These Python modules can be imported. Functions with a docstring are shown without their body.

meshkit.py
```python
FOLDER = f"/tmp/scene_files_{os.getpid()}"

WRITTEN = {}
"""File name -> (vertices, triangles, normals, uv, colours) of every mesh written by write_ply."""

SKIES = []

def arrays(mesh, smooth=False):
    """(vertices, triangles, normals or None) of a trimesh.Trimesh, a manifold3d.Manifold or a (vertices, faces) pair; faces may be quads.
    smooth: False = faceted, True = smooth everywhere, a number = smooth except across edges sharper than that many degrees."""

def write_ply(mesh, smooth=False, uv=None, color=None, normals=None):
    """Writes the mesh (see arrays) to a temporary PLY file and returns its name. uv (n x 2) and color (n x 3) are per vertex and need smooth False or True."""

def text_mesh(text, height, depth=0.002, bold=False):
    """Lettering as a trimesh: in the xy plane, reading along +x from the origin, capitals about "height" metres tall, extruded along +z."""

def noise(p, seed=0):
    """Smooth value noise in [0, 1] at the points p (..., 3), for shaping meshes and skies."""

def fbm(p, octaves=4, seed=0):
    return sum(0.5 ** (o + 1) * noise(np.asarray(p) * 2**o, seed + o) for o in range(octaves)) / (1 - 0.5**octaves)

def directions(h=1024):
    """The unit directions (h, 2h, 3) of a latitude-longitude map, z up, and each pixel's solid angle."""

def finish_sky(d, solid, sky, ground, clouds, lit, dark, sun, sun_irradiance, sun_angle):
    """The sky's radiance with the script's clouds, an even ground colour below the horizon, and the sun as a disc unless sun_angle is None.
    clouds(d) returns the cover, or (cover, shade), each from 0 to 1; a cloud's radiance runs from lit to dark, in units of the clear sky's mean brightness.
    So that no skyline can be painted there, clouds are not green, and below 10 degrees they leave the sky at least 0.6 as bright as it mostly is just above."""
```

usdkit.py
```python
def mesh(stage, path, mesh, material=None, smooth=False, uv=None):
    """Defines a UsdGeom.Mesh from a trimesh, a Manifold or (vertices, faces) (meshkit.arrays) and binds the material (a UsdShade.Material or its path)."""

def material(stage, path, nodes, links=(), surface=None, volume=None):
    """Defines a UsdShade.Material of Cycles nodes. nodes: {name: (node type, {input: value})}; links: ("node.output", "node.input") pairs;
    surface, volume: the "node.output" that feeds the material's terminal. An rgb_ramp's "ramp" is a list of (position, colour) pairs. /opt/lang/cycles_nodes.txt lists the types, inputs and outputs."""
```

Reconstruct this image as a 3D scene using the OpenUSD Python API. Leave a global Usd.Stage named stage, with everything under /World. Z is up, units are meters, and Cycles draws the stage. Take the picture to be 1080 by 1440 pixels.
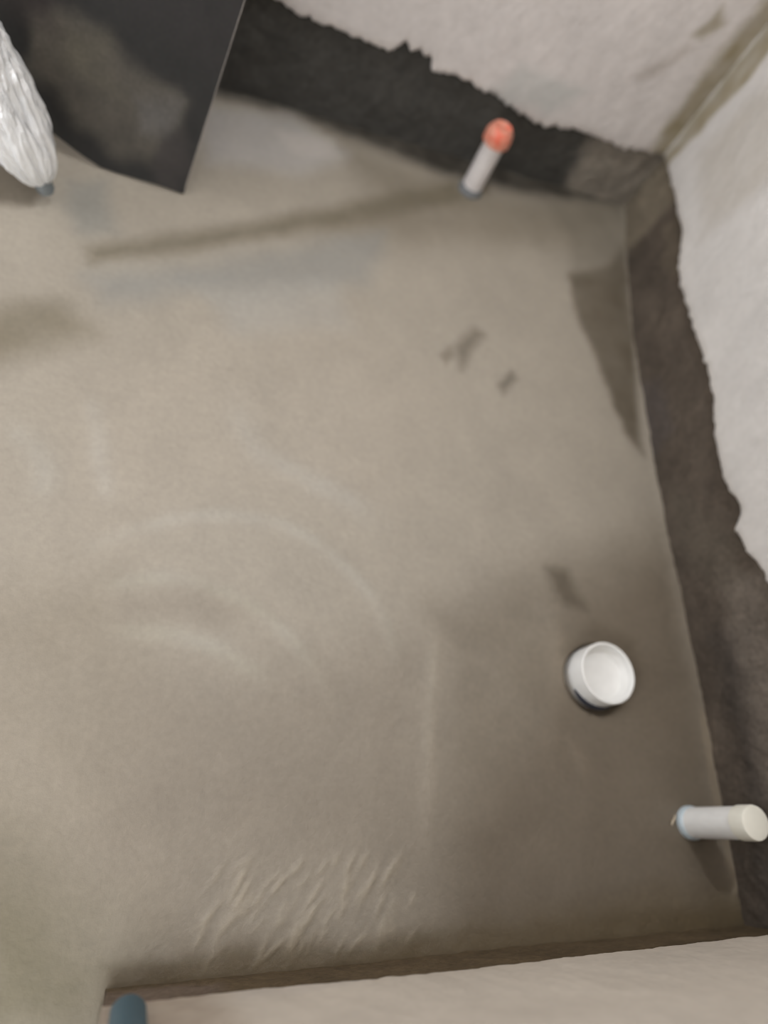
import math
import numpy as np
import trimesh
import meshkit
import usdkit
from pxr import Usd, UsdGeom, UsdLux, UsdShade, Gf, Sdf, Vt

stage = Usd.Stage.CreateInMemory()
UsdGeom.SetStageUpAxis(stage, UsdGeom.Tokens.z)
UsdGeom.SetStageMetersPerUnit(stage, 1.0)
world = UsdGeom.Xform.Define(stage, '/World')
stage.SetDefaultPrim(world.GetPrim())
UsdGeom.Scope.Define(stage, '/World/Looks')

# ------------------------------------------------------------------ camera
# x runs along the back wall to the right, y towards the back wall, z up; the phone is 1 m above the floor
EXPOSURE = 0.5
cam = UsdGeom.Camera.Define(stage, '/World/camera')
right = np.array([0.9465029788805542, -0.028108167976095666, 0.32146856857035987])
down = np.array([0.10731689211730001, -0.9120779397838161, -0.39572328264330503])
ahead = np.array([0.304327448049828, 0.40905227374106706, -0.8602680057463152])
M = np.eye(4)
M[0, :3], M[1, :3], M[2, :3], M[3, :3] = right, -down, -ahead, (0, 0, 1.0)
cam.AddTransformOp().Set(Gf.Matrix4d(*[float(v) for v in M.ravel()]))
cam.CreateHorizontalApertureAttr(36.0)
cam.CreateVerticalApertureAttr(48.0)
cam.CreateFocalLengthAttr(950 / 1080 * 36.0)
cam.CreateClippingRangeAttr(Gf.Vec2f(0.01, 100))
cam.CreateExposureAttr(EXPOSURE)
cam.CreateFStopAttr(1.6)
cam.CreateFocusDistanceAttr(0.85)

# ------------------------------------------------------------------ light
dome = UsdLux.DomeLight.Define(stage, '/World/daylight')
dome.CreateIntensityAttr(0.55)
dome.CreateColorAttr(Gf.Vec3f(0.97, 0.98, 1.0))
lamp = UsdLux.SphereLight.Define(stage, '/World/room_lamp')
lamp.AddTranslateOp().Set((0.32, 0.98, 1.9))
lamp.CreateRadiusAttr(0.05)
lamp.CreateIntensityAttr(205.0)
lamp.CreateColorAttr(Gf.Vec3f(0.955, 1.005, 1.06))

# ------------------------------------------------------------------ constants measured in the room (metres)
STAINS_AND_LIGHT = [  # floor colour patches: real stains, plus sheen, reflections and shade painted in
    ('damp_right', [(0.496, 0.333), (0.621, 0.395), (0.946, 0.522), (0.955, 0.454), (0.954, 0.154), (0.938, -0.175), (0.394, -0.195), (0.386, -0.051), (0.44, 0.145), (0.439, 0.317)], (134, 124, 109), 0.07, 0.85),  # darker lower right of the floor
    ('damp_deep', [(0.699, 0.335), (0.943, 0.438), (0.954, 0.154), (0.938, -0.175), (0.435, -0.199), (0.461, -0.007), (0.614, 0.137)], (120, 109, 94), 0.06, 0.85),  # darker core of the lower right patch
    ('tube_damp', [(-0.391, 1.077), (-0.323, 1.072), (-0.267, 1.025), (-0.274, 0.988), (-0.369, 0.964)], (92, 82, 66), 0.012, 0.7),  # shadow of the tube on the floor, painted into the colour
    ('damp_by_wall', [(0.825, 1.135), (0.939, 1.195), (1.02, 1.289), (0.937, 0.675), (0.902, 0.725), (0.867, 0.869), (0.837, 1.008)], (100, 90, 74), 0.016, 0.85),
    ('brown_back', [(0.263, 1.364), (0.667, 1.352), (1.026, 1.426), (0.886, 1.237), (0.405, 1.112), (0.205, 1.061), (0.344, 1.239)], (128, 118, 101), 0.07, 0.65),
    ('fringe_back', [(-0.022, 1.485), (0.18, 1.519), (0.565, 1.472), (1.041, 1.496), (1.025, 1.421), (0.788, 1.382), (0.538, 1.357), (0.182, 1.412), (-0.002, 1.412)], (62, 57, 50), 0.03, 0.95),
    ('pale_patch', [(-0.013, 1.362), (0.167, 1.405), (0.296, 1.343), (0.186, 1.236), (-0.0, 1.197)], (182, 176, 170), 0.03, 0.9),  # floor sheen near the back wall, painted as a paler patch
    ('olive_streak', [(-0.184, 0.916), (0.026, 1.029), (0.555, 1.34), (0.587, 1.289), (0.055, 0.996), (-0.168, 0.884)], (114, 105, 86), 0.024, 0.75),  # dark reflection in the floor, painted as a streak
    ('grey_streak', [(-0.175, 0.854), (0.07, 0.97), (0.373, 1.133), (0.338, 0.977), (0.075, 0.885), (-0.135, 0.81)], (150, 148, 142), 0.035, 0.75),  # band of bluish reflected light, painted on
    ('pale_blue', [(0.025, 0.872), (0.264, 0.972), (0.296, 0.856), (0.081, 0.789)], (172, 170, 164), 0.03, 0.55),  # second bluish reflection, painted paler
    ('spot_pale', [(0.122, 1.352), (0.263, 1.376), (0.28, 1.325), (0.17, 1.294)], (196, 188, 180), 0.016, 0.7),  # brightest spot of the painted sheen
    ('left_olive', [(-0.346, 0.748), (-0.199, 0.793), (-0.148, 0.739), (-0.269, 0.656), (-0.325, 0.644)], (118, 108, 86), 0.045, 0.7),
    ('left_grey', [(-0.27, 0.288), (-0.054, 0.337), (0.053, 0.139), (0.06, -0.13), (-0.189, -0.099)], (152, 142, 126), 0.08, 0.8),
    ('low_left', [(-0.212, 0.012), (-0.092, -0.069), (0.005, -0.141), (0.003, -0.249), (-0.161, -0.23)], (106, 99, 73), 0.09, 0.85),  # shade towards the lower left corner, painted darker
    ('front_fringe', [(-0.009, -0.155), (0.953, -0.148), (0.95, -0.205), (-0.004, -0.196)], (88, 75, 54), 0.014, 0.9),  # shading along the front wall foot, painted into the floor
    ('front_fringe_wide', [(0.07, -0.146), (0.506, -0.137), (0.963, -0.116), (0.95, -0.205), (0.034, -0.186)], (112, 98, 74), 0.03, 0.6),  # wider, softer part of the painted front shading
    ('dark_tri', [(0.658, 0.398), (0.71, 0.399), (0.742, 0.322), (0.692, 0.334)], (94, 84, 69), 0.016, 0.8),
    ('dab1', [(0.517, 0.858), (0.568, 0.924), (0.593, 0.912), (0.529, 0.808)], (114, 105, 91), 0.018, 0.8),
    ('dab2', [(0.605, 0.781), (0.647, 0.829), (0.658, 0.808), (0.62, 0.765)], (110, 102, 89), 0.013, 0.8),
    ('dab3', [(0.484, 0.833), (0.505, 0.862), (0.516, 0.84), (0.498, 0.81)], (120, 110, 95), 0.008, 0.7),
    ('corner_grey', [(0.807, 1.376), (1.053, 1.448), (1.04, 1.283), (0.913, 1.166), (0.839, 1.134), (0.848, 1.248)], (132, 124, 110), 0.03, 0.6),
    ('centre_pale', [(-0.173, 0.69), (0.279, 0.925), (0.508, 0.737), (0.38, 0.479), (0.067, 0.467), (-0.126, 0.374)], (178, 167, 152), 0.1, 0.45),  # soft sheen over the middle of the floor, painted in
    ('low_grey', [(-0.025, 0.175), (0.42, 0.256), (0.405, -0.096), (0.217, -0.044), (-0.025, -0.034)], (148, 138, 124), 0.08, 0.75),
    ('blue_grey', [(-0.234, 1.063), (-0.171, 1.086), (-0.143, 0.962), (-0.205, 0.942)], (130, 133, 130), 0.025, 0.5),
    ('swirl_in', [(-0.041, 0.306), (0.078, 0.326), (0.177, 0.277), (0.083, 0.26), (-0.046, 0.268)], (152, 142, 128), 0.03, 0.7),
    ('wall_line', [(0.94, 0.154), (0.954, 0.154), (0.949, 0.024), (0.946, -0.126), (0.93, -0.13), (0.93, 0.024)], (150, 137, 118), 0.005, 0.7),
    ('drain_damp', [(0.671, 0.244), (0.714, 0.167), (0.784, 0.157), (0.826, 0.213), (0.824, 0.277), (0.753, 0.299)], (88, 77, 60), 0.02, 0.5),  # wet cement and the shade of the pipe in one dark colour
]
RIDGES = [
    ([(-0.097, 0.371), (-0.018, 0.414), (0.069, 0.44), (0.176, 0.439), (0.266, 0.391), (0.343, 0.31), (0.37, 0.22)], 0.0105, 0.00088),
    ([(-0.07, 0.309), (-0.004, 0.33), (0.062, 0.327), (0.155, 0.284), (0.221, 0.23), (0.266, 0.152)], 0.0105, 0.00077),
    ([(-0.053, 0.248), (0.024, 0.249), (0.105, 0.225), (0.17, 0.181)], 0.012, 0.00066),
    ([(-0.131, 0.616), (-0.107, 0.517), (-0.088, 0.447)], 0.012, 0.00055),
    ([(0.433, 0.257), (0.416, 0.093), (0.403, -0.033)], 0.009000000000000001, 0.00066),
    ([(0.089, 0.658), (0.131, 0.553), (0.265, 0.505), (0.353, 0.449)], 0.018000000000000002, 0.00055),
    ([(-0.23, 0.547), (-0.174, 0.495), (-0.174, 0.436)], 0.015, 0.00055),
    ([(0.666, 0.307), (0.663, 0.196), (0.619, 0.082)], 0.015, 0.00055),
    ([(0.662, 0.104), (0.675, 0.082), (0.686, 0.049)], 0.009000000000000001, 0.00055),
]


# ------------------------------------------------------------------ helpers
def lin(c):
    c = np.asarray(c, float) / 255.0
    return np.where(c <= 0.04045, c / 12.92, ((c + 0.055) / 1.055) ** 2.4)


used = {}


def numbered(path):
    n = used.get(path, 0)
    used[path] = n + 1
    return path if n == 0 else '%s_%03d' % (path, n)


def tag(prim, label=None, category=None, group=None, kind=None):
    for k, v in (('label', label), ('category', category), ('group', group), ('kind', kind)):
        if v:
            prim.SetCustomDataByKey(k, v)
    return prim


def thing(name, label=None, category=None, loc=(0, 0, 0), kind=None):
    x = UsdGeom.Xform.Define(stage, numbered('/World/' + name))
    x.AddTranslateOp().Set(tuple(float(v) for v in loc))
    return tag(x.GetPrim(), label, category, kind=kind)


def obj(name, mesh, mat, parent=None, smooth=35, stain=None, label=None):
    base = str(parent.GetPath()) if parent else '/World'
    m = usdkit.mesh(stage, numbered(base + '/' + name), mesh, mat, smooth=True if stain is not None else smooth)
    if stain is not None:
        UsdGeom.PrimvarsAPI(m).CreatePrimvar('stain', Sdf.ValueTypeNames.Color3fArray, 'vertex').Set(
            Vt.Vec3fArray.FromNumpy(np.asarray(stain, np.float32)))
    if label:
        tag(m.GetPrim(), label)
    return m.GetPrim()


def grid_faces(n, m, flip=False):
    i, j = np.meshgrid(np.arange(n - 1), np.arange(m - 1), indexing='ij')
    a = i * m + j
    q = np.stack([a, a + m, a + m + 1, a + 1], -1).reshape(-1, 4)
    if flip:
        q = q[:, ::-1]
    return np.vstack([q[:, [0, 1, 2]], q[:, [0, 2, 3]]])


def smoothstep(t):
    t = np.clip(t, 0, 1)
    return t * t * (3 - 2 * t)


def signed_distance(p, poly):
    """Distance to a polygon's outline, positive inside. p (n, 2)."""
    poly = np.asarray(poly, float)
    best = np.full(len(p), 1e9)
    inside = np.zeros(len(p), bool)
    for a, b in zip(poly, np.roll(poly, -1, 0)):
        ab = b - a
        t = np.clip(((p - a) @ ab) / (ab @ ab + 1e-12), 0, 1)
        best = np.minimum(best, np.linalg.norm(p - a - t[:, None] * ab, axis=1))
        cross = ((a[1] > p[:, 1]) != (b[1] > p[:, 1]))
        x = a[0] + (p[:, 1] - a[1]) / (b[1] - a[1] + 1e-12) * ab[0]
        inside ^= cross & (p[:, 0] < x)
    return np.where(inside, best, -best)


def line_distance(p, line):
    line = np.asarray(line, float)
    # a rounder line through the given points
    for _ in range(2):
        line = np.vstack([line[:1], *[np.stack([.75 * a + .25 * b, .25 * a + .75 * b]) for a, b in zip(line[:-1], line[1:])], line[-1:]])
    best = np.full(len(p), 1e9)
    along = np.zeros(len(p))
    step = 0
    for a, b in zip(line[:-1], line[1:]):
        ab = b - a
        t = np.clip(((p - a) @ ab) / (ab @ ab + 1e-12), 0, 1)
        d = np.linalg.norm(p - a - t[:, None] * ab, axis=1)
        along = np.where(d < best, step + t, along)
        best = np.minimum(best, d)
        step += 1
    return best, along / step


def fbm2(x, y, scale, seed, octaves=4):
    return meshkit.fbm(np.stack([x * scale, y * scale, np.full_like(x, 0.37 + seed)], -1), octaves, seed) - 0.5


def lathe(profile, sides=48):
    """profile: (radius, z) pairs, closed to the axis where the radius is 0."""
    p = np.asarray(profile, float)
    ang = np.arange(sides) * 2 * np.pi / sides
    v = np.stack([p[:, None, 0] * np.cos(ang), p[:, None, 0] * np.sin(ang), np.broadcast_to(p[:, 1:2], (len(p), sides))], -1).reshape(-1, 3)
    i, j = np.meshgrid(np.arange(len(p) - 1), np.arange(sides), indexing='ij')
    k = (j + 1) % sides
    q = np.stack([i * sides + j, i * sides + k, (i + 1) * sides + k, (i + 1) * sides + j], -1).reshape(-1, 4)
    f = np.vstack([q[:, [0, 1, 2]], q[:, [0, 2, 3]]])
    m = trimesh.Trimesh(v, f, process=True)
    m.update_faces(m.nondegenerate_faces())
    m.remove_unreferenced_vertices()
    m.fix_normals()
    return m


# ------------------------------------------------------------------ materials
def rough_look(name, roughness, fine_scale, fine_amount, bump, bump_scale, colour=None, spec=0.5):
    """A mineral surface: its colour (given, or the mesh's stain colours) broken up by fine grain, with small relief."""
    nodes = {
        'geo': ('geometry', {}),
        'grain': ('noise_texture', {'scale': fine_scale, 'detail': 6.0, 'roughness': 0.65}),
        'blot': ('noise_texture', {'scale': fine_scale * 0.12, 'detail': 4.0, 'roughness': 0.6, 'distortion': 0.6}),
        'gramp': ('map_range', {'from_min': 0.3, 'from_max': 0.7, 'to_min': 1 - fine_amount, 'to_max': 1 + fine_amount}),
        'bramp': ('map_range', {'from_min': 0.3, 'from_max': 0.7, 'to_min': 1 - fine_amount * .8, 'to_max': 1 + fine_amount * .8}),
        'both': ('math', {'math_type': 'multiply'}),
        'tone': ('vector_math', {'math_type': 'scale'}),
        'relief': ('noise_texture', {'scale': bump_scale, 'detail': 5.0, 'roughness': 0.6}),
        'bump': ('bump', {'strength': bump, 'distance': 0.004}),
        'p': ('principled_bsdf', {'roughness': roughness, 'specular_ior_level': spec}),
    }
    links = [('geo.position', 'grain.vector'), ('geo.position', 'blot.vector'), ('geo.position', 'relief.vector'),
             ('grain.fac', 'gramp.value'), ('blot.fac', 'bramp.value'), ('gramp.result', 'both.value1'), ('bramp.result', 'both.value2'),
             ('both.value', 'tone.scale'), ('tone.vector', 'p.base_color'), ('relief.fac', 'bump.height'), ('bump.normal', 'p.normal')]
    if colour is None:
        nodes['att'] = ('attribute', {'attribute': 'stain'})
        links.append(('att.color', 'tone.vector1'))
    else:
        nodes['tone'] = ('vector_math', {'math_type': 'scale', 'vector1': tuple(lin(colour))})
    return usdkit.material(stage, '/World/Looks/' + name, nodes, links, surface='p.BSDF')


def plain_look(name, colour, roughness=0.4, metallic=0.0, mottling=0.05, scale=60.0, **extra):
    c = lin(colour)
    return usdkit.material(stage, '/World/Looks/' + name, {
        'geo': ('geometry', {}),
        'n': ('noise_texture', {'scale': scale, 'detail': 4.0}),
        'r': ('rgb_ramp', {'ramp': [(0.3, tuple(c * (1 - mottling))), (0.7, tuple(np.minimum(1, c * (1 + mottling))))]}),
        'p': ('principled_bsdf', {'roughness': roughness, 'metallic': metallic, **extra})},
        [('geo.position', 'n.vector'), ('n.fac', 'r.fac'), ('r.color', 'p.base_color')], surface='p.BSDF')


CEMENT = rough_look('cement_screed', 0.55, 90.0, 0.07, 0.25, 120.0)
PLASTER = rough_look('lime_plaster', 0.8, 70.0, 0.05, 0.3, 60.0, spec=0.3)
MASONRY = rough_look('dark_masonry', 0.85, 110.0, 0.22, 0.6, 90.0, spec=0.25)
BOARD = rough_look('dusty_dark_board', 0.6, 160.0, 0.16, 0.15, 200.0, spec=0.3)
CEILING = rough_look('ceiling_plaster', 0.85, 40.0, 0.04, 0.2, 60.0, colour=(196, 190, 182), spec=0.3)
PVC = plain_look('white_pvc', (243, 243, 241), 0.35, mottling=0.03)
PVC_OLD = plain_look('dusty_white_pvc', (214, 208, 206), 0.45, mottling=0.05)
PVC_CREAM = plain_look('cream_pvc', (244, 242, 230), 0.4, mottling=0.02)
PVC_BLUE = plain_look('bluish_white_pvc', (200, 214, 222), 0.4, mottling=0.03)
GREY_COLLAR = plain_look('grey_foot_ring', (112, 114, 116), 0.8, mottling=0.15)  # grey tone at the pipe foot, shaped as a flared ring
SMEAR = plain_look('dark_smear', (52, 54, 64), 0.6, mottling=0.2)
BLUE = plain_look('blue_plastic', (58, 82, 92), 0.45, mottling=0.06)
SPLINTER = plain_look('pale_splinter', (198, 184, 162), 0.7)
ORANGE = usdkit.material(stage, '/World/Looks/orange_plug', {
    'geo': ('geometry', {}), 'n': ('noise_texture', {'scale': 32.0, 'detail': 3.0}),
    'r': ('rgb_ramp', {'ramp': [(0.30, tuple(lin((228, 92, 62)))), (0.50, tuple(lin((218, 150, 128))))]}),
    'p': ('principled_bsdf', {'roughness': 0.4})},
    [('geo.position', 'n.vector'), ('n.fac', 'r.fac'), ('r.color', 'p.base_color')], surface='p.BSDF')
FOIL = usdkit.material(stage, '/World/Looks/silver_foil', {
    'geo': ('geometry', {}), 'map': ('mapping', {'scale': (1, 1, 0.4)}),
    'n': ('noise_texture', {'scale': 45.0, 'detail': 4.0, 'roughness': 0.6}),
    'b': ('bump', {'strength': 0.9, 'distance': 0.008}),
    'p': ('principled_bsdf', {'base_color': (0.94, 0.95, 0.96), 'metallic': 0.4, 'roughness': 0.26})},
    [('geo.position', 'map.vector'), ('map.vector', 'n.vector'), ('n.fac', 'b.height'), ('b.normal', 'p.normal')], surface='p.BSDF')
STEEL = plain_look('dull_steel', (150, 160, 168), 0.25, metallic=0.9)

# ------------------------------------------------------------------ the room: where its walls stand
WALL_Y = np.array([-.9, -.6, -.17, .154, .484, .711, 1.0, 1.25, 1.434, 1.7])
WALL_X = np.array([.915, .925, .935, .950, .953, .957, .975, 1.01, 1.045, 1.10])   # the right wall bows outwards to the corner
BACK = 1.430
FRONT = -0.172
THICK = 0.012                                                                     # plaster
TOP = 2.5


def right_x(y):
    k = np.ones(9) / 9
    yy = np.linspace(-1, 1.7, 541)
    xx = np.convolve(np.pad(np.interp(yy, WALL_Y, WALL_X), 4, mode='edge'), k, 'valid')
    return np.interp(y, yy, xx)


# ------------------------------------------------------------------ floor
xs = np.unique(np.r_[np.linspace(-2.6, -.62, 34), np.arange(-.6, 1.06, .0045), np.linspace(1.06, 1.25, 6)])
ys = np.unique(np.r_[np.linspace(-1.2, -.32, 24), np.arange(-.3, 1.46, .0045), np.linspace(1.46, 1.65, 6)])
gx, gy = np.meshgrid(xs, ys, indexing='ij')
P = np.stack([gx.ravel(), gy.ravel()], 1)
x, y = P.T
col = np.tile(lin((170, 161, 147)), (len(P), 1))
wob = np.stack([fbm2(x, y, 14, 3), fbm2(x, y, 14, 9)], 1) * 0.035          # the patches have uneven outlines
mott = fbm2(x, y, 5, 21, 5)
col *= (1 + 0.16 * mott)[:, None]
for name, poly, c, blur, strength in STAINS_AND_LIGHT:
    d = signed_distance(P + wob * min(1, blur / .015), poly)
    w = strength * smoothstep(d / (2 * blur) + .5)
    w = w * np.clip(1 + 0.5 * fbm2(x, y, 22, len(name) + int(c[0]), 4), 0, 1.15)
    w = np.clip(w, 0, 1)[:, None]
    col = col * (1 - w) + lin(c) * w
z = 0.004 * fbm2(x, y, 3, 5, 3) + 0.0012 * fbm2(x, y, 25, 6, 3)
for line, width, height in RIDGES:
    d, t = line_distance(P + 0.3 * wob, line)
    r = np.exp(-(d / (1.25 * width)) ** 2) * np.sin(np.pi * np.clip(t, .03, .97)) ** .5
    z += 1.6 * height * r
    lt = (.20 * r * np.clip(.75 + 1.6 * fbm2(x, y, 26, 57, 3), 0, 1.2))[:, None]
    col = col * (1 - lt) + np.minimum(col * 1.9, .6) * lt   # pale laitance the trowel left
col *= 0.87
# the short slanting trowel ripples near the front wall
rng = np.random.default_rng(11)
ripple = np.zeros(len(P))
for k in range(62):
    c = np.array([.08 + .30 * rng.random() ** .8, -.155 + .105 * rng.random()])
    a = math.radians(58 + rng.normal(0, 9))
    du, dv = (P - c) @ np.array([math.cos(a), math.sin(a)]), (P - c) @ np.array([-math.sin(a), math.cos(a)])
    dv = dv + rng.normal(0, 6) * du ** 2
    L, wd = rng.uniform(.008, .024), rng.uniform(.0022, .0042)
    ripple += rng.uniform(.4, 1.0) * np.exp(-(du / L) ** 2 - (dv / wd) ** 2)
ripple = np.clip(ripple, 0, 1.2)
z += ripple * .0018
rw = (np.clip(ripple, 0, 1) * .30)[:, None]
col = col * (1 - rw) + lin((190, 178, 156)) * rw
# the cut-out around the drain, open on its lower left side
DRAIN = np.array([0.7335, 0.208])
off = P - DRAIN
rad = np.linalg.norm(off, axis=1)
side = off @ np.array([-0.62, -0.78]) / (rad + 1e-9)
gap = 0.0545 + 0.0085 * smoothstep(side * .8 + .35)
z -= 0.018 * smoothstep((gap - rad) / .004 + .5)
# the screed turns up against the walls in a small cove
near = np.minimum(np.minimum(BACK - y, right_x(y) - x), np.where(x > -.01, np.abs(y - FRONT), 9))
z += 0.0012 * np.clip(1 - near / .02, 0, 1) ** 2 + 0.003 * fbm2(x, y, 40, 44, 3) * np.clip(1 - near / .05, 0, 1)
floor_mesh = trimesh.Trimesh(np.stack([x, y, z], 1), grid_faces(len(xs), len(ys)), process=False)
floor_x = thing('floor', 'grey-brown troweled cement floor with dark patches, some damp', kind='structure')
obj('screed', floor_mesh, CEMENT, floor_x, stain=np.clip(col, .01, .9))  # vertex colours also carry the painted sheen and shade
slab = trimesh.creation.box((3.9, 2.9, .12))
slab.apply_translation((-.67, .22, -.10))
obj('slab', slab, CEILING, floor_x)


# ------------------------------------------------------------------ walls: dark bare masonry at the foot, plaster with a ragged edge above
def wall(name, label, place, inward, u, edge, colour_core, colour_plaster, seed, lump=1.0, ragged=1.0):
    """place(u) -> xy of the masonry face; inward(u) -> unit xy into the room; edge (u, z) pairs of the plaster's lower edge."""
    w = thing(name, label, kind='structure')
    e = np.asarray(edge, float)
    base = np.interp(u, e[:, 0], e[:, 1])
    teeth = 0.011 * (meshkit.fbm(np.stack([u * 75, u * 0, u * 0 + seed], -1), 3, seed) - .5) * 2 \
        + 0.007 * np.abs((u * 43 + 2 * meshkit.noise(np.stack([u * 9, u * 0, u * 0], -1), seed)) % 1 - .5)
    low = base + teeth * ragged
    pos, nrm = place(u), inward(u)
    # masonry
    zc = np.r_[np.arange(-.05, .30, .005), .4, .8, 1.6, TOP]
    U, Z = np.meshgrid(u, zc, indexing='ij')
    rough = (.010 * fbm2(U.ravel(), Z.ravel(), 16, seed, 4) + .006 * fbm2(U.ravel(), Z.ravel(), 60, seed + 4, 3)).reshape(U.shape) * lump
    rough = np.minimum(rough - .003, .004) * (Z < .3)
    front = np.concatenate([pos[:, None] + nrm[:, None] * rough[..., None], Z[..., None]], -1)
    back = np.concatenate([np.broadcast_to(pos[:, None] - nrm[:, None] * .10, front.shape[:2] + (2,)), Z[..., None]], -1)
    n, m = U.shape
    vv = np.vstack([front.reshape(-1, 3), back.reshape(-1, 3)])
    rim = np.r_[np.arange(m), np.arange(1, n) * m + m - 1, (n - 1) * m + np.arange(m - 2, -1, -1), np.arange(n - 2, 0, -1) * m]
    a, b = rim, np.roll(rim, -1)
    k = n * m
    strip = np.vstack([np.stack([a, b, b + k], 1), np.stack([a, b + k, a + k], 1)])
    mesh = trimesh.Trimesh(vv, np.vstack([grid_faces(n, m), grid_faces(n, m, True) + k, strip]), process=False)
    mesh.fix_normals()
    cc = colour_core(U.ravel(), Z.ravel())
    obj('masonry', mesh, MASONRY, w, stain=np.vstack([cc, cc]))
    # plaster: from the masonry out, over the lip, and up
    t = np.r_[0, .004, .010, .018, np.arange(.026, .42, .007), .5, .7, 1.0, 1.5, 2.0]
    Zp = np.minimum(low[:, None] + t[None], TOP)
    Zp[:, -1] = TOP
    Up = np.broadcast_to(u[:, None], Zp.shape)
    out = THICK * np.r_[.55, .78, .92, 1.0, np.ones(len(t) - 4)][None] + np.zeros_like(Zp)
    out = out + (.006 * fbm2(Up.ravel(), Zp.ravel(), 9, seed + 7, 4) + .0025 * fbm2(Up.ravel() * 1.6, Zp.ravel(), 40, seed + 8, 3)).reshape(Zp.shape) * np.clip(t / .02, 0, 1)[None]
    face = np.concatenate([pos[:, None] + nrm[:, None] * out[..., None], Zp[..., None]], -1)
    lip = np.concatenate([pos - nrm * .008, low[:, None] + .004], -1)[:, None]
    topb = np.concatenate([pos - nrm * .008, np.full((len(u), 1), TOP)], -1)[:, None]
    sheet = np.concatenate([lip, face, topb], 1)
    n, m = sheet.shape[:2]
    Ua = np.broadcast_to(u[:, None], (n, m))
    mesh = trimesh.Trimesh(sheet.reshape(-1, 3), grid_faces(n, m), process=False)
    rel = sheet[..., 2] - low[:, None]
    pc = colour_plaster(Ua.ravel(), sheet[..., 2].ravel(), rel.ravel())
    feather = (.55 * smoothstep(1 - rel.ravel() / .022) * np.clip(.6 + 2 * fbm2(Ua.ravel(), sheet[..., 2].ravel(), 22, seed + 9, 3), 0, 1))[:, None]   # the float left the thin edge paler
    pc = pc * (1 + .16 * fbm2((Ua.ravel() + .35 * sheet[..., 2].ravel()) * 3, sheet[..., 2].ravel() * .6, 11, seed + 11, 3))[:, None]   # strokes of the float
    pc = pc * (1 - feather) + np.minimum(pc * 1.28, .8) * feather
    obj('plaster', mesh, PLASTER, w, stain=pc)
    return w


def tones(u, z, base, spots, seed, amount):
    c = np.tile(lin(base), (len(u), 1)) * (1 + amount * fbm2(u, z, 9, seed, 4))[:, None]
    p = np.stack([u, z], 1) + .5 * np.stack([fbm2(u, z, 18, seed + 1, 3), fbm2(u, z, 18, seed + 2, 3)], 1) * .11
    for poly, colour, blur, strength in spots:
        w = np.clip(strength * smoothstep(signed_distance(p, poly) / (2 * blur) + .5) * (1 + .8 * fbm2(u, z, 30, seed + 5, 3)), 0, 1)[:, None]
        c = c * (1 - w) + lin(colour) * w
    return np.clip(c, .004, .9)


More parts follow.
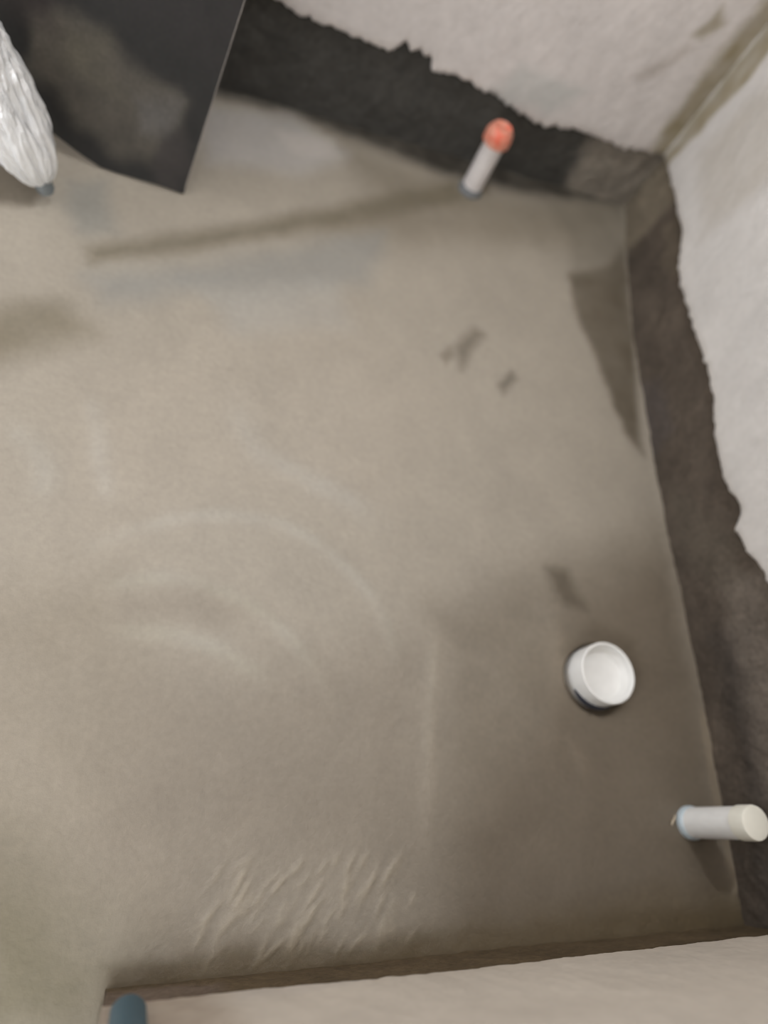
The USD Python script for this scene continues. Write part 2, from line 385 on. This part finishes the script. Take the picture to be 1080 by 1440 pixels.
# back wall: u is x
BACK_EDGE = [(-2.6, .2), (0, .21), (.082, .211), (.154, .198), (.256, .193), (.337, .186), (.352, .214), (.368, .205), (.418, .206), (.426, .172), (.44, .176), (.493, .184),
             (.56, .170), (.629, .155), (.71, .142), (.78, .150), (.832, .156), (.937, .147), (1.031, .157), (1.2, .16)]
wall('wall_back', 'back wall, pale plaster with a ragged lower edge above dark bare masonry',
     lambda u: np.stack([u, np.full_like(u, BACK)], 1), lambda u: np.tile([0., -1.], (len(u), 1)),
     np.unique(np.r_[np.linspace(-2.6, -.55, 40), np.arange(-.54, 1.12, .004)]), BACK_EDGE,
     lambda u, z: tones(u, z, (67, 65, 61), [([(.86, -.1), (1.2, -.1), (1.2, .2), (.86, .2)], (136, 128, 117), .02, .9),
                                             ([(.83, .10), (.95, .11), (.95, .2), (.83, .2)], (128, 120, 110), .012, .5)], 50, .5),
     lambda u, z, r: tones(u, z, (205, 198, 194), [([(.985, .16), (1.1, .16), (1.1, 2.5), (.985, 2.5)], (128, 116, 84), .018, .75),
                                                   ([(.90, .405), (.93, .40), (.95, .44), (.92, .47)], (132, 120, 88), .012, .7),
                                                   ([(.83, .30), (.86, .30), (.93, .38), (.90, .39)], (166, 156, 148), .012, .6),
                                                   ([(.55, .18), (.72, .17), (.76, .24), (.60, .25)], (184, 184, 180), .02, .7)], 54, .16), 50, ragged=.75)

# right wall: u runs towards the camera, along -y
RIGHT_EDGE = [(-1.7, .16), (-1.43, .16), (-1.40, .164), (-1.262, .184), (-1.118, .193), (-1.05, .170), (-1.0, .169), (-.915, .175), (-.797, .189), (-.695, .192),
              (-.66, .178), (-.614, .173), (-.528, .169), (-.478, .190), (-.46, .186), (-.438, .167), (-.40, .175), (-.369, .193), (-.316, .206), (-.25, .20), (-.137, .175), (0, .17), (.9, .17)]


def right_in(u):
    y = -u
    g = (right_x(y + .01) - right_x(y - .01)) / .02
    n = np.stack([-np.ones_like(g), g], 1)
    return n / np.linalg.norm(n, axis=1, keepdims=True)


wall('wall_right', 'right wall, pale plaster over a dark uneven strip of bare masonry',
     lambda u: np.stack([right_x(-u), -u], 1), right_in, np.arange(-1.52, .60, .004), RIGHT_EDGE,
     lambda u, z: tones(u, z, (84, 75, 66), [([(-1.5, -.1), (-1.27, -.1), (-1.24, .25), (-1.5, .25)], (128, 118, 102), .03, .85),
                                             ([(-1.05, .13), (-1.2, .12), (-1.2, .22), (-1.05, .22)], (100, 90, 77), .015, .7),
                                             ([(-.60, .02), (-.42, .02), (-.30, .15), (-.42, .16)], (92, 84, 74), .02, .7),
                                             ([(-.28, .06), (.3, .05), (.3, .25), (-.28, .25)], (66, 61, 57), .03, .6),
                                             ([(-.36, .10), (-.1, .09), (.2, .08), (.2, .25), (-.36, .25)], (112, 103, 94), .025, .75),
                                             ([(-.66, -.02), (-.9, -.02), (-.8, .07), (-.7, .08)], (78, 72, 70), .02, .6)], 60, .85),
     lambda u, z, r: tones(u, z, (203, 199, 195), [([(-1.41, .16), (-1.36, .17), (-1.32, .40), (-1.32, .60), (-1.41, .60)], (140, 128, 98), .012, .75),
                                                   ([(-1.28, .26), (-1.05, .25), (-1.0, .5), (-1.25, .5)], (176, 168, 156), .03, .5),
                                                   ([(-.35, .15), (-.28, .27), (.2, .28), (.2, .12)], (118, 108, 100), .02, .85)], 64, .16), 60, ragged=.45)

# front wall, its left end free
FRONT_EDGE = [(-1.0, .15), (-.80, .153), (-.52, .156), (-.33, .166), (-.10, .148), (-.03, .152), (.05, .15)]
wall('wall_front', 'near wall with pale plaster and a thin dark foot, free at its left end',
     lambda u: np.stack([-u, np.full_like(u, FRONT)], 1), lambda u: np.tile([0., 1.], (len(u), 1)),
     np.arange(-1.0, .0081, .004), FRONT_EDGE,
     lambda u, z: tones(u, z, (96, 82, 62), [([(-.12, .03), (.02, .03), (.02, .2), (-.12, .2)], (112, 98, 88), .02, .8)], 70, .4),
     lambda u, z, r: tones(u, z, (202, 193, 181), [([(-.10, .13), (.02, .13), (.02, .3), (-.10, .3)], (150, 134, 118), .03, .7),
                                                   ([(-.26, .16), (-.12, .15), (-.12, .20), (-.24, .20)], (190, 182, 174), .012, .6)], 74, .14), 70, .6, .4)

ceil = trimesh.creation.box((3.9, 2.9, .08))
ceil.apply_translation((-.67, .22, TOP + .041))
tag(obj('ceiling', ceil, CEILING), 'plain pale ceiling', kind='structure')


# ------------------------------------------------------------------ drain in the floor
def tube_profile(r, wall_t, z0, z1, lip=0.0):
    b = .0012
    return [(r - wall_t, z0), (r, z0), (r, z1 - b - lip), (r - b * .4, z1 - b * .4), (r - b, z1), (r - wall_t + b, z1), (r - wall_t, z1 - b), (r - wall_t, z0)]


d = thing('floor_drain', 'short wide white plastic drain pipe standing open in the floor', 'drain pipe', (*DRAIN, 0))
obj('pipe', lathe(tube_profile(.052, .0045, -.030, .036), 72), PVC, d)
obj('inner_plug', lathe([(0, .010), (.030, .0105), (.040, .012), (.0455, .019), (.0474, .024), (.0474, -.006), (0, -.006)], 72), PVC, d, label='white recessed plug inside the drain mouth')
th = np.radians(np.linspace(205, 290, 40))
fat = .0045 * np.sin(np.linspace(.12, np.pi - .12, 40)) ** .7
ph = np.arange(10) * 2 * np.pi / 10
rr = .0535 + fat[:, None] * np.cos(ph)
sv = np.stack([rr * np.cos(th)[:, None], rr * np.sin(th)[:, None], .001 + 1.3 * fat[:, None] * np.sin(ph)], -1).reshape(-1, 3)
fi, fj = np.meshgrid(np.arange(39), np.arange(10), indexing='ij')
fk = (fj + 1) % 10
sf = np.stack([fi * 10 + fj, fi * 10 + fk, fi * 10 + 10 + fk, fi * 10 + 10 + fj], -1).reshape(-1, 4)
sf = np.vstack([sf[:, [0, 1, 2]], sf[:, [0, 2, 3]], [[0, k + 1, k] for k in range(1, 9)], [[390, 390 + k, 391 + k] for k in range(1, 9)]])
sl = trimesh.Trimesh(sv, sf, process=False)
sl.fix_normals()
obj('rim_smear', sl, SMEAR, d, label='dark smear for stain and shadow under the drain rim')  # dark arc modelled for the stain and shadow below the drain

# ------------------------------------------------------------------ upright pipe by the right wall
p = thing('capped_pipe', 'upright white plastic pipe with a cream end cap at the foot of the right wall', 'pipe', (.872, -.026, 0))
obj('pipe', lathe(tube_profile(.0235, .0025, -.012, .118), 48), PVC, p)
obj('socket', lathe([(.0235, -.012), (.0262, -.012), (.0262, .007), (.0252, .010), (.0235, .012), (.0235, -.012)], 48), PVC_BLUE, p, label='bluish collar at the foot of the pipe')
obj('end_cap', lathe([(.0237, .110), (.0248, .110), (.0251, .112), (.0251, .134), (.0240, .1375), (.020, .139), (0, .1395), (0, .118), (.0237, .118), (.0237, .110)], 48), PVC_CREAM, p, label='cream rounded end cap')

# ------------------------------------------------------------------ upright pipe by the back wall
q = thing('plugged_pipe', 'upright white plastic pipe with an orange-red plug in front of the back wall', 'pipe', (.592, 1.332, 0))
obj('pipe', lathe(tube_profile(.0235, .003, -.012, .140), 48), PVC_OLD, q)
obj('collar', lathe([(.0235, -.014), (.031, -.014), (.0295, .004), (.0265, .013), (.0235, .016), (.0235, -.014)], 48), GREY_COLLAR, q, label='grey collar at the foot of the pipe')
obj('plug', lathe([(.0236, .128), (.0275, .128), (.0290, .131), (.0290, .150), (.0275, .158), (.0225, .166), (.0205, .168), (.0185, .1665), (.016, .162), (0, .1615), (0, .141), (.0236, .141), (.0236, .128)], 48), ORANGE, q, label='orange-red plug')
ribs = [trimesh.creation.box((.0035, .006, .020), trimesh.transformations.translation_matrix((.0288, 0, .140))) for _ in range(10)]
for k, r in enumerate(ribs):
    r.apply_transform(trimesh.transformations.rotation_matrix(k * 2 * math.pi / 10, (0, 0, 1)))
    obj('grip_rib', r, ORANGE, q, smooth=False)

# ------------------------------------------------------------------ the dark board leaning on the back wall
A0 = np.array([-.035, 1.096, .004])
ux = np.array([-.99379, .11126, 0])
lean = math.radians(13)
nh = np.array([-.11126, -.99379, 0])
vy = np.array([0, 0, 1]) * math.cos(lean) - nh * math.sin(lean)
nb = nh * math.cos(lean) + np.array([0, 0, 1]) * math.sin(lean)
outline = [(0, 0), (.055, .0015), (.122, -.001), (.152, .0), (.185, .012), (.232, .034), (.29, .045), (.40, .09), (.46, .22), (.46, 1.12), (-.185, 1.12)]
from shapely.geometry import Polygon
from shapely import contains_xy
poly = Polygon(outline)
sx, sy = np.meshgrid(np.arange(-.20, .372, .006), np.arange(-.012, 1.13, .008), indexing='ij')
# a solid plate: the outline extruded, finely cut so that the dust can be coloured on it
plate = trimesh.creation.extrude_polygon(poly, .007, engine='earcut').subdivide_to_size(.012)
S2 = plate.vertices
bow = .006 * np.sin(S2[:, 0] * 9) * np.sin(S2[:, 1] * 4) + .004 * fbm2(S2[:, 0], S2[:, 1], 12, 80, 3)
bow *= np.clip(S2[:, 1] / .05, 0, 1)
BV = A0 + S2[:, :1] * ux + S2[:, 1:2] * vy + (S2[:, 2] - .007 + bow)[:, None] * nb
bc = tones(S2[:, 0], S2[:, 1], (35, 34, 32), [
    ([(.03, .055), (.02, .165), (.07, .18), (.10, .20), (.19, .24), (.26, .22), (.27, .14), (.20, .07), (.12, .03)], (80, 75, 67), .02, .85),
    ([(.13, .14), (.20, .15), (.22, .21), (.15, .22)], (88, 83, 71), .03, .7),
    ([(.035, .10), (.09, .10), (.10, .15), (.03, .16)], (90, 87, 84), .018, .7),
    ([(.0, .0), (.05, .0), (.05, .10), (.02, .13), (.0, .1)], (52, 48, 46), .012, .8),
    ([(.22, .20), (.34, .22), (.34, .40), (.25, .40)], (58, 51, 49), .03, .7),
    ([(-.2, .2), (.2, .27), (.2, 1.2), (-.2, 1.2)], (40, 37, 36), .02, .7)], 84, .35)
edge_d = -signed_distance(S2[:, :2], outline)
edge_highlight = (np.abs(edge_d) < .0015) & (S2[:, 0] < .002) & (S2[:, 1] > .01)
bc[edge_highlight] = lin((120, 114, 108))  # highlight painted along the right edge of the board
board = thing('leaning_board', 'dark dusty board with a broken lower corner leaning against the back wall', 'board')
bm = trimesh.Trimesh(BV, plate.faces, process=False)
bm.fix_normals()
obj('panel', bm, BOARD, board, stain=bc)

# ------------------------------------------------------------------ the silver tube at the left
def foil_tube(p0, p1, r, n_len=150, n_round=120):
    p0, p1 = np.array(p0, float), np.array(p1, float)
    ax = (p1 - p0) / np.linalg.norm(p1 - p0)
    L = np.linalg.norm(p1 - p0)
    e1 = np.cross(ax, [0, 1, 0]); e1 /= np.linalg.norm(e1)
    e2 = np.cross(ax, e1)
    s = np.r_[0, np.linspace(.002, 1, n_len) ** 1.35 * L]
    th = np.arange(n_round) * 2 * np.pi / n_round
    Sg, T = np.meshgrid(s, th, indexing='ij')
    taper = np.sqrt(np.clip(1 - (1 - np.clip(Sg / .16, 0, 1)) ** 2.2, 0, 1))
    q = np.stack([np.cos(T) * 2.2, np.sin(T) * 2.2, Sg * 9], -1)
    crease = 1 - 2 * np.abs(meshkit.fbm(q * np.array([2.2, 2.2, .8]), 4, 90) - .5) * 2
    wr = (meshkit.fbm(q, 4, 91) - .5) * .024 + crease * .013
    rr = (r + wr) * taper
    V = p0 + Sg[..., None] * ax + rr[..., None] * (np.cos(T)[..., None] * e1 + np.sin(T)[..., None] * e2)
    n, m = Sg.shape
    i, j = np.meshgrid(np.arange(n - 1), np.arange(m), indexing='ij')
    k = (j + 1) % m
    f = np.stack([i * m + j, i * m + k, (i + 1) * m + k, (i + 1) * m + j], -1).reshape(-1, 4)
    V = V.reshape(-1, 3)
    f = np.vstack([f[:, [0, 1, 2]], f[:, [0, 2, 3]]])
    V = np.vstack([V, p1])
    c = len(V) - 1
    last = (n - 1) * m + np.arange(m)
    f = np.vstack([f, np.stack([last, np.roll(last, -1), np.full(m, c)], 1)])
    mm = trimesh.Trimesh(V, f, process=True)
    mm.update_faces(mm.nondegenerate_faces())
    mm.fix_normals()
    return mm


TIP = np.array([-.262, 1.010, .030])
END = np.array([-.482, 1.090, .556])
ft = thing('foil_tube', 'shiny crumpled silver foil tube with a blunt end at the left edge', 'tube')
body = foil_tube(TIP, END, .046)
low = body.vertices[:, 2].min()
body.apply_translation((0, 0, max(0, .004 - low)))
obj('sleeve', body, FOIL, ft, smooth=50)
axis = (END - TIP) / np.linalg.norm(END - TIP)
tipm = lathe([(0, -.014), (.010, -.012), (.015, -.005), (.016, .012), (.014, .03), (0, .03)], 32)
T = trimesh.geometry.align_vectors([0, 0, 1], axis)
tipm.apply_transform(T)
tipm.apply_translation(TIP + np.array([.002, -.004, max(0, .004 - low)]))
obj('end_ferrule', tipm, STEEL, ft, label='small steel ferrule at the end of the tube')

# ------------------------------------------------------------------ blue conduit on the free end of the near wall
c = thing('blue_conduit', 'blue plastic conduit rising along the near wall at its left end', 'conduit', (.016, FRONT + .005, 0))
prof = [(.013, 0.18)]
zz = .18
while zz < .6:
    prof += [(.0175, zz + .002), (.0175, zz + .005), (.0158, zz + .007)]
    zz += .009
prof += [(.0125, zz), (.0125, .18), (.013, .18)]
obj('corrugated_pipe', lathe(prof, 28), BLUE, c)

# ------------------------------------------------------------------ a pale splinter on the floor
sp = trimesh.creation.icosphere(2, 1.0)
sp.vertices *= (.0017, .010, .0016)
sp.vertices[:, 0] += .0012 * np.sin(sp.vertices[:, 1] * 260)
sp.apply_transform(trimesh.transformations.rotation_matrix(math.radians(-30), (0, 0, 1)))
sp.apply_translation((.838, -.021, .003))
tag(obj('splinter', sp, SPLINTER), 'tiny pale splinter on the floor left of the capped pipe', 'splinter')
